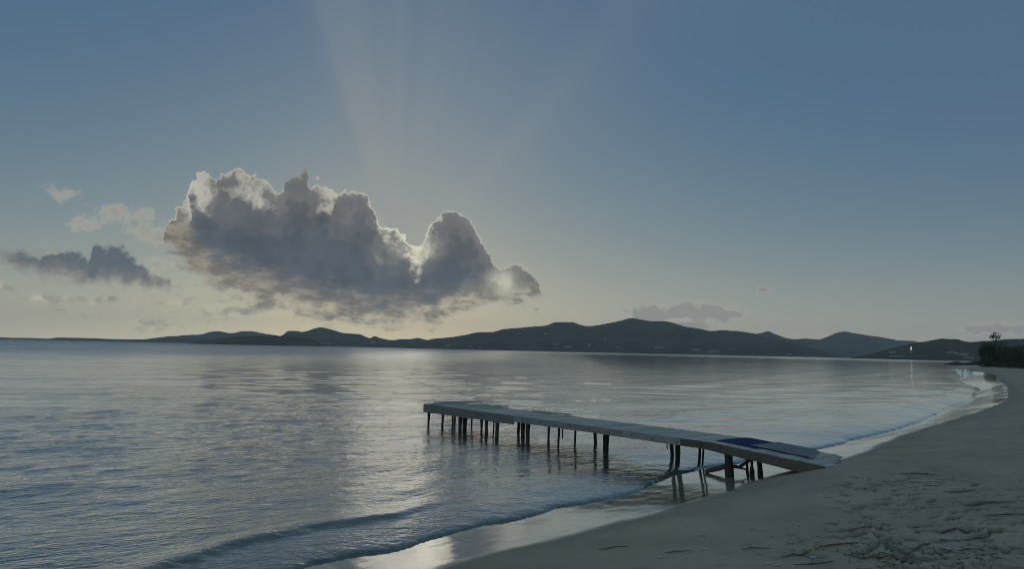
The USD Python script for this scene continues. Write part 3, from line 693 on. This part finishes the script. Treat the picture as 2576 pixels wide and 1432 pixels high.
def plank(x0, x1, y0, y1, z, skew=0.0, roll=0.0, pitch=0.0, th=PT):
    L = y1 - y0; n = 4
    m = trimesh.creation.box((x1 - x0, L, th)).subdivide() if False else box(x1 - x0, L, th)
    v = np.array(m.vertices)
    v[:, 0] += rng.uniform(-.004, .004, 8); v[:, 1] += np.where(v[:, 1] > 0, rng.uniform(-.012, .012), rng.uniform(-.006, .006)); v[:, 2] += rng.uniform(-.002, .002, 8)
    c, s_ = math.cos(skew), math.sin(skew); v[:, :2] = np.stack([v[:, 0] * c - v[:, 1] * s_, v[:, 0] * s_ + v[:, 1] * c], 1)
    v[:, 2] += v[:, 1] * math.tan(roll) - v[:, 0] * math.tan(pitch)
    return trimesh.Trimesh(v + [(x0 + x1) / 2, (y0 + y1) / 2, z], m.faces, process=False)

x = 0.0; i = 0
while x < LEN - 0.06:
    w = float(rng.uniform(.118, .15)); gap = float(rng.uniform(.012, .026)); z = DECK - PT / 2 + rng.normal(0, .003)
    skew, roll, y0, y1 = rng.normal(0, .006), rng.normal(0, .003), -0.015 + rng.normal(0, .008), PIER_W + abs(rng.normal(0, .03))
    skip = False
    if x < 2.6:                      # loose boards at the seaward end
        k = i
        skew += [0.0, .03, 0, .05, -.02, .07, .0, .05, .03, .06, .02, .04][k % 12]
        roll += [0.0, .035, .0, .03, .012, .05, .01, .03, .02, .025, .0, .02][k % 12]
        y1 += [0, .12, .1, .22, .05, .3, .16, .1, .2, .1, .16, .05][k % 12]
        z += [0, .03, .0, .035, .01, .045, .01, .02, .01, .02, 0, .01][k % 12]
        skip = k in (2, 4)
    if not skip:
        obj('plank', plank(x, x + w, y0, y1, z, skew, roll), DECKWOOD, pier)
    x += w + gap; i += 1
LASTX = x
def x_of(px, lateral=0.0, z=DECK):
    """where along the pier a column of the view falls, at a lateral offset"""
    ts = np.linspace(-0.5, LEN + RAMP + 0.5, 1500); c = np.array([project(pier_pt(t, lateral, z))[0] for t in ts])
    return float(np.interp(px, c, ts))
TB = x_of(2100, PIER_W, END_Z)          # the sand has buried the far corner of the ramp
def end_t(y): return LEN + RAMP + (TB - LEN - RAMP) * np.clip(y / PIER_W, 0, 1)
# planks of the sloping ramp
while x < LEN + RAMP - 0.05:
    w = float(rng.uniform(.12, .15)); z = deck_z(x + w / 2) - PT / 2
    y1 = min(PIER_W + rng.normal(0, .02), PIER_W * (LEN + RAMP - x) / (LEN + RAMP - TB) + .1)
    if y1 < .15: break
    obj('plank', plank(x, x + w, -0.01 + rng.normal(0, .006), y1, z, rng.normal(0, .005), 0.0, tilt), DECKWOOD, pier)
    x += w + rng.uniform(.006, .016)
# fascia boards along the near side: a deep one at the end, then shallower ones
def side_board(x0, x1, y, top0, top1, deep0, deep1, th, mat, name='side_board'):
    n = max(4, int((x1 - x0) / 0.35)); xs = np.linspace(x0, x1, n + 1); tops = np.linspace(top0, top1, n + 1) + rng.normal(0, .003, n + 1); dp = np.linspace(deep0, deep1, n + 1) + rng.normal(0, .006, n + 1)
    v = []
    for a, t_, d_ in zip(xs, tops, dp): v += [(a, y - th / 2, t_), (a, y + th / 2, t_), (a, y + th / 2, t_ - d_), (a, y - th / 2, t_ - d_)]
    f = []
    for k in range(n):
        b = 4 * k
        for e in range(4):
            p, q = b + e, b + (e + 1) % 4; f += [(p, q, q + 4), (p, q + 4, p + 4)]
    f += [(0, 2, 1), (0, 3, 2), (4 * n, 4 * n + 1, 4 * n + 2), (4 * n, 4 * n + 2, 4 * n + 3)]
    m = trimesh.Trimesh(np.array(v, float), np.array(f), process=False); m.fix_normals()
    return obj(name, m, mat, pier)
def x_of(px, lateral=0.0, z=DECK):
    """where along the pier a column of the view falls, at a lateral offset"""
    ts = np.linspace(-0.5, LEN + RAMP + 0.5, 1500); c = np.array([project(pier_pt(t, lateral, z))[0] for t in ts])
    return float(np.interp(px, c, ts))
J = [x_of(p / 1.48758) for p in (1592, 1926, 2105, 2330, 2550, 2668)]
B = -0.028
side_board(-0.03, J[1], B, DECK - .005, DECK - .005, .27, .24, .04, BEAMWOOD)
side_board(J[1] - 0.0 + .004, J[2], B + .004, DECK - .004, DECK - .006, .165, .16, .04, BEAMWOOD)
side_board(J[2] + .006, J[3], B, DECK - .006, DECK - .004, .16, .155, .04, BEAMWOOD)
side_board(J[3] + .006, J[4], B + .005, DECK - .004, DECK - .006, .155, .15, .04, BEAMWOOD)
side_board(J[4] + .006, LEN + .02, B, DECK - .006, DECK - .005, .15, .17, .04, BROWNWOOD)
side_board(LEN + .026, LEN + RAMP - .05, B, DECK - .012, end_z - .008, .165, .20, .05, BROWNWOOD)
side_board(-0.03, J[3], PIER_W + .01, DECK - .035, DECK - .035, .16, .16, .04, BEAMWOOD, 'far_side_board')
side_board(J[3] + .01, LEN, PIER_W + .01, DECK - .035, DECK - .035, .16, .16, .04, BEAMWOOD, 'far_side_board')
side_board(LEN + .01, TB, PIER_W - .03, DECK - .05, deck_z(TB) - .05, .16, .26, .05, BROWNWOOD, 'far_side_board')
obj('end_board', box(.035, PIER_W, .16, (-.055, PIER_W / 2 - .02, DECK - .13)), BEAMWOOD, pier)
for t in np.arange(0.7, LEN - .2, 1.55):
    obj('cross_beam', box(.09, PIER_W - .06, .10, (t, PIER_W / 2 - .01, DECK - PT - .055)), OLDWOOD, pier)
for l in (.45, .98):
    obj('stringer', box(LEN - .1, .06, .09, (LEN / 2, l, DECK - PT - .155)), OLDWOOD, pier)
# small dark bolt heads on the fascia
for t in list(np.linspace(.5, LEN - .3, 17)):
    obj('bolt', trimesh.creation.cylinder(.014, .02, sections=8, transform=trimesh.transformations.translation_matrix((t + rng.normal(0, .06), B - .025, DECK - .075 + rng.normal(0, .02))) @ trimesh.transformations.rotation_matrix(math.pi / 2, (1, 0, 0))), PANE, pier)
# posts: column of the full view, lateral place, thickness in its pixels, foot (None: down into the bed), lean
POSTS = [(1605, .06, 8, None, 0), (1657, .06, 8, None, -.02), (1694, .95, 6, None, 0), (1703, 1.3, 6, None, .01), (1723, .06, 11, None, -.03), (1741, .5, 15, None, 0), (1765, 1.3, 5, None, .01), (1803, .7, 8, None, .02),
         (1821, .06, 10, None, 0), (1848, .75, 5, None, .01), (1861, .06, 12, None, 0), (1942, 1.1, 9, None, 0), (1956, .7, 13, None, -.01), (1975.5, .06, 13, None, 0), (2053, .06, 9, None, .02), (2092, .06, 7, None, 0), (2104, .06, 6, .30, 0),
         (2153, .8, 6, None, .02), (2225, 1.25, 10, None, 0), (2268, .75, 19, None, 0), (2495, .2, 4, .42, .1), (2509, 1.25, 11, None, .05), (2540, 1.25, 15, None, -.02), (2619, 1.25, 9, None, .0), (2633, 1.3, 6, None, -.02)]
for px, l, wpx, foot, lean in POSTS:
    t = x_of(px / 1.48758, l, 0.35); D = pier_pt(t, l, 0.3)[1]; r = max(wpx * 1.25 / 2 / (FPX * 1.48758) * D, .022)
    top = DECK - PT - .012; z0 = -0.9 if foot is None else foot
    zs = np.linspace(top, z0, 11 if foot is None else 5); n = len(zs)
    wob = np.cumsum(rng.normal(0, .004, (n, 2)), 0); rad = r * (1 + rng.normal(0, .07, n))
    if foot is None: rad *= np.interp(zs, [-.9, -.05, .03, .18, .3], [1.0, 1.08, .92, .9, 1.0])
    else: rad *= np.linspace(1, .55, n)
    pth = np.stack([t + wob[:, 0] + lean * (top - zs), l + wob[:, 1], zs], 1)
    obj('post', tube(pth, rad, 8, .07), OLDWOOD, pier, smooth=50)
# the thick front post and the thin worn ones under the ramp
def ramp_post(px, l, w0, w1, top, foot, lean_x=0.0, lean_y=0.0, neck=None):
    t = x_of(px / 1.48758, l, 0.35); D = pier_pt(t, l, .3)[1]; k = D / (FPX * 1.48758) / 2
    zs = np.linspace(top, foot, 9); u = np.linspace(0, 1, 9); rad = k * (w0 + (w1 - w0) * u) * (1 + rng.normal(0, .05, 9))
    if neck: rad *= 1 - neck * np.exp(-((u - .35) / .12) ** 2)
    obj('post', tube(np.stack([t + lean_x * (top - zs), np.full(9, l) + lean_y * (top - zs), zs], 1), rad, 8, .06), OLDWOOD, pier, smooth=50)
zr = lambda px, l: deck_z(x_of(px / 1.48758, l, .5)) - .05
ramp_post(2725, .10, 30, 32, zr(2725, .1), -.5, .05)
ramp_post(2788, .75, 9, 4, zr(2788, .75), .36)
ramp_post(2812, .55, 22, 18, zr(2812, .55), -.3, .02, 0, .62)
ramp_post(2795, .95, 9, 12, .38, -.3, .03)
ramp_post(2838, .62, 20, 19, zr(2838, .62), -.2, .09)

# mats lying on the ramp
def sheet(name, x0, x1, y0, y1, lift, mat, label, nx=26, ny=14, seed=0, curl=0.0):
    xs, ys = np.linspace(x0, x1, nx), np.linspace(y0, y1, ny); Xs, Ys = np.meshgrid(xs, ys, indexing='ij')
    ex = 0.05 * fbm(Ys, Ys * 0, 3.0, 3, seed); Xs2 = Xs + ex * np.where(np.abs(Xs - x0) < .01, 1.6, np.where(np.abs(Xs - x1) < .01, 1.6, .3)); Ys2 = Ys + 0.06 * fbm(Xs, Xs * 0 + 3, 2.0, 3, seed + 1) * np.where((Ys == ys[0]) | (Ys == ys[-1]), 1, .3)
    Xs2 = np.minimum(Xs2, end_t(Ys2) + .06 + .04 * fbm(Xs, Ys, 4.0, 2, seed + 4))
    base = np.array([[deck_z(a) for a in row] for row in Xs2]); gw = sand_height(P0[0] + DIR[0] * Xs2 + NRM[0] * Ys2, P0[1] + DIR[1] * Xs2 + NRM[1] * Ys2, fine=False)
    kk = np.clip((Xs2 - end_t(Ys2) + .45) / .5, 0, 1); base = base * (1 - kk) + np.minimum(base, np.maximum(gw + .01, base - .12)) * kk
    zt = base + lift + 0.012 * np.clip(fbm(Xs * 1.2, Ys, 3.0, 3, seed + 2) + .2, 0, 1) + curl * np.clip((Xs - x1 + .25) / .25, 0, 1) ** 2
    top = np.stack([Xs2, Ys2, zt + .006], -1).reshape(-1, 3); bot = top - [0, 0, .007]
    f = grid_faces(nx, ny); n = nx * ny; idx = np.arange(n).reshape(nx, ny)
    loop = np.concatenate([idx[:, 0], idx[-1, 1:], idx[-2::-1, -1], idx[0, -2:0:-1]]); nxt = np.roll(loop, -1)
    side = np.vstack([np.c_[loop, nxt, nxt + n], np.c_[loop, nxt + n, loop + n]])
    m = trimesh.Trimesh(np.vstack([top, bot]), np.vstack([f, f[:, ::-1] + n, side]), process=False); m.fix_normals()
    t = thing(name, label, 'mat', (P0[0], P0[1], 0.0), PIER_ANG); obj('cloth', m, mat, t, smooth=50); return t
def mat_mat(name, c, worn, amount):
    g = G(); pos = g.node("texture_coordinate", "object"); n = g.noise(pos, scale=1.6, detail=5.0, rough=0.65); n2 = g.noise(pos, scale=40.0, detail=2.0)
    col = g.mix(g.step(n, .62 - amount * .3, .78 - amount * .3) * .85, c, worn)
    return g.material(name, g.node("principled_bsdf", "BSDF", base_color=col, roughness=.95, sheen_weight=0.0, specular_ior_level=.1, normal=g.node("bump", "normal", height=n2, strength=.6, distance=.004)))
BLUEMAT, GREYMAT = mat_mat('blue_mat_look', (.028, .044, .135), (.07, .09, .16), .15), mat_mat('grey_mat_look', (.25, .24, .24), (.36, .33, .30), .4)
sheet('mat', LEN - .15, LEN + .85, .28, PIER_W - .06, .007, BLUEMAT, 'dark blue cloth mat lying where the pier deck bends down to the ramp', seed=201)
sheet('mat', LEN + .62, LEN + RAMP - .02, .42, PIER_W + .0, .024, GREYMAT, 'sandy grey runner mat covering the sloping ramp of the pier', nx=36, seed=211)

# a loose plank lying askew on the far edge of the deck
lp = thing('loose_plank', 'loose weathered plank lying askew on the far edge of the pier deck', 'plank', tuple(pier_pt(x_of(1345, PIER_W - .1, DECK), PIER_W - .05, 0)[:2]) + (DECK + .028,), PIER_ANG + .12)
obj('board', box(1.45, .13, .032, (.62, 0, .0), .006), DECKWOOD, lp)
lp2 = thing('loose_plank', 'short loose board raised at the seaward end of the pier', 'plank', tuple(pier_pt(.35, .3, 0)[:2]) + (DECK + .07,), PIER_ANG + math.pi / 2 - .22)
obj('board', box(1.5, .12, .03, (.62, 0, .0), .006), DECKWOOD, lp2)

# driftwood caught between the posts under the ramp
br = [at(1660 / 1.0, 1208, 0.05), None]
def bp(px, l, z):
    t = x_of(px / 1.48758, l, z); return pier_pt(t, l, z)
pts = [bp(2640, .25, .06), bp(2690, .32, .16), bp(2730, .42, .24), bp(2765, .5, .22), bp(2800, .62, .36), bp(2830, .72, .45)]
o = thing('driftwood_branch', 'crooked driftwood branch wedged between the posts under the ramp', 'branch', tuple(pts[0]))
pl = np.array(pts) - pts[0]
obj('stem', tube(pl, [.045, .05, .045, .04, .032, .018], 7, .12), DRIFT, o, smooth=50)
obj('twig', tube([pl[3], pl[3] + [.12, -.05, -.03], pl[3] + [.2, -.06, -.1]], [.028, .02, .008], 6, .1), DRIFT, o, smooth=50)
obj('twig', tube([pl[4], pl[4] + [-.05, .05, .08], pl[4] + [-.04, .1, .14]], [.02, .014, .006], 6, .1), DRIFT, o, smooth=50)

# ------------------------------------------------------------------ litter on the sand
STICKS = [(1540, 1379, .35, 'thin dark stick lying alone on the smooth sand left of the footprints'), (1700, 1392, .3, 'short dark twig on the smooth sand in front of the pier'),
    (2290, 1403, .95, 'long dark stick lying among the footprints in the lower right corner'), (2380, 1338, .8, 'bent dark branch half buried right of the walked trail'),
    (2220, 1408, .55, 'crooked stick at the lower edge, left of the long dark stick'), (2450, 1360, .6, 'dark stick near the right edge below the bent branch'),
    (2480, 1268, .8, 'straight dark stick high on the beach near the right edge'), (2540, 1300, .6, 'dark stick at the right edge below the straight one'),
    (2010, 1400, .5, 'curved strand of dark weed at the bottom, right of the pale shell'), (2100, 1375, .6, 'slanting dark stick in the middle of the trodden sand'),
    (2350, 1400, .9, 'dark branch at the bottom beside the long dark stick'), (1900, 1385, .3, 'small twig on the sand below the end of the pier'),
    (2060, 1425, .45, 'short stick cut near the bottom edge below the curved strand'), (2190, 1330, .5, 'thin curved twig above the trodden sand'),
    (2420, 1240, .5, 'small dark stick on the upper beach beyond the trail'), (2310, 1195, .6, 'dark stick on the sand right of the weed heap by the pier')]
for px, py, L, lab in STICKS:
    q = at(px, py, .85); 
    for _ in range(3): q = at(px, py, ground_at(q[0], q[1]))
    a = rng.normal(.25, .4); n = 7; s_ = np.linspace(-.5, .5, n) * L; bend = rng.normal(0, .12) * L
    xs = q[0] + s_ * math.cos(a) - bend * (4 * (s_ / L) ** 2) * math.sin(a); ys = q[1] + s_ * math.sin(a) + bend * (4 * (s_ / L) ** 2) * math.cos(a)
    zz = sand_height(xs, ys) + .012 + rng.uniform(0, .012, n); r = L * .010 + .004
    o = thing('driftwood_stick', lab, 'stick', (q[0], q[1], float(zz[3])), 0.0, 'sticks on the sand')
    obj('stem', tube(np.stack([xs - q[0], ys - q[1], zz - zz[3]], 1), r * np.array([.5, .8, 1, 1, .9, .7, .4]), 6, .15), DRIFT if rng.random() < .35 else WEED, o, smooth=50)
    k = rng.integers(2, 5); p = np.array([xs[k] - q[0], ys[k] - q[1], zz[k] - zz[3]]); b = a + rng.choice([-1, 1]) * rng.uniform(.5, 1.1)
    obj('twig', tube([p, p + [.1 * L * math.cos(b), .1 * L * math.sin(b), .02], p + [.22 * L * math.cos(b), .22 * L * math.sin(b), .015]], [r * .6, r * .45, r * .2], 5, .1), WEED, o, smooth=50)
def strands(spots, n, name, label, cat, size, mat):
    parts = []
    for _ in range(n):
        cx_, cy_, sx_, sy_, w_ = spots[rng.choice(len(spots), p=np.array([s_[4] for s_ in spots]) / sum(s_[4] for s_ in spots))]
        px, py = rng.normal(cx_, sx_), rng.normal(cy_, sy_)
        if py > 1470 or py < 1140: continue
        q = at(px, py, .85)
        if SW.dist(q[0], q[1]) < .5: continue
        L = rng.uniform(.4, 1.3) * size; a = rng.uniform(0, 6.28); k = np.linspace(-.5, .5, 4)
        xs, ys = q[0] + k * L * math.cos(a), q[1] + k * L * math.sin(a) + rng.normal(0, L * .08, 4)
        parts.append((np.stack([xs, ys], 1), L))
    xy = np.vstack([p for p, _ in parts]); zz = sand_height(xy[:, 0], xy[:, 1]) + .006 + rng.uniform(0, .012, len(xy)); ms = []
    for i, (p, L) in enumerate(parts): ms.append(tube(np.c_[p, zz[4 * i:4 * i + 4]], [.002, .0035, .0035, .0015], 3))
    return tag(obj(name, trimesh.util.concatenate(ms), mat), label, cat, kind='stuff')
strands([(2190, 1178, 60, 9, 2), (2290, 1186, 60, 10, 2), (2380, 1390, 110, 26, 3), (2230, 1395, 90, 25, 2), (2400, 1330, 110, 40, 2), (2400, 1230, 120, 30, 1.2), (2100, 1330, 150, 60, 1.0), (2200, 1270, 150, 40, .8)], 550, 'seagrass_litter', 'dark dry seagrass strands scattered over the trodden sand', 'seagrass', .11, WEED)
SHELLS = [(1775, 1384, 'pale shell lying on the smooth sand below the pier end'), (1930, 1420, 'pale shell near the bottom edge'), (2310, 1322, 'pale shell fragment on the trail'), (2140, 1370, 'pale shell beside the slanting stick'),
          (2385, 1390, 'pale shell among the dark branches at the bottom'), (1660, 1405, 'small pale shell on the smooth sand near the bottom'), (2045, 1405, 'pale shell beside the curved weed strand'), (2495, 1212, 'pale shell high on the beach at the right')]
for px, py, lab in SHELLS:
    q = at(px, py, .8)
    for _ in range(3): q = at(px, py, ground_at(q[0], q[1]))
    m = trimesh.creation.icosphere(2, 1.0); v = np.array(m.vertices); v *= (1 + .12 * np.sin(9 * np.arctan2(v[:, 1], v[:, 0])))[:, None]; v *= [.032, .024, .011]
    tag(obj('shell', trimesh.Trimesh(v + [q[0], q[1], ground_at(q[0], q[1]) + .008], m.faces, process=False), PALE, smooth=50), lab, 'shell', 'shells on the sand')

# ------------------------------------------------------------------ two gulls on the wing
def gull(px, py, D, span, label, bank=0.3):
    d = ray(px, py); p = np.array([0, 0, EYE]) + d * D / d[1]
    o = thing('gull', label, 'bird', tuple(p), rng.uniform(0, 6.28))
    body = trimesh.creation.icosphere(2, 1.0); v = np.array(body.vertices); v *= [.26, .075, .07]; v[:, 0] += 0; v[:, 2] += np.where(v[:, 0] > .15, .03, 0)
    obj('body', trimesh.Trimesh(v, body.faces, process=False), FEATHER, o, smooth=True)
    for s_ in (-1, 1):
        w = [(-.07, 0, .02), (.09, 0, .03), (.11, s_ * span * .22, .16), (.02, s_ * span * .5, .06 + bank * .1), (-.05, s_ * span * .25, .14)]
        vv = np.array(w + [(a, b, c - .012) for a, b, c in w]); f = [(0, 1, 2), (0, 2, 4), (4, 2, 3), (5, 7, 6), (5, 9, 7), (9, 8, 7)] + [t_ for i in range(5) for t_ in ((i, i + 5, (i + 1) % 5), ((i + 1) % 5, i + 5, (i + 1) % 5 + 5))]
        m = trimesh.Trimesh(vv, f, process=False); m.fix_normals(); obj('wing', m, FEATHER, o)
gull(1405, 757, 260, 1.2, 'small gull flying in the clear sky right of the big cloud')
gull(730, 885, 190, 1.25, 'small gull skimming low over the water below the left hills')

# ------------------------------------------------------------------ sea air
g = G()
vol = g.node("principled_volume", "volume", color=(1.0, .95, .90), density=HAZE, anisotropy=0.35)
lo, hi = np.array([-6900.0, -3600.0, -5.0]), np.array([6900.0, 7000.0, 232.0])
hz = obj('haze', box(*(hi - lo), (hi + lo) / 2), g.material('sea_haze', None, vol)); tag(hz, kind='stuff')
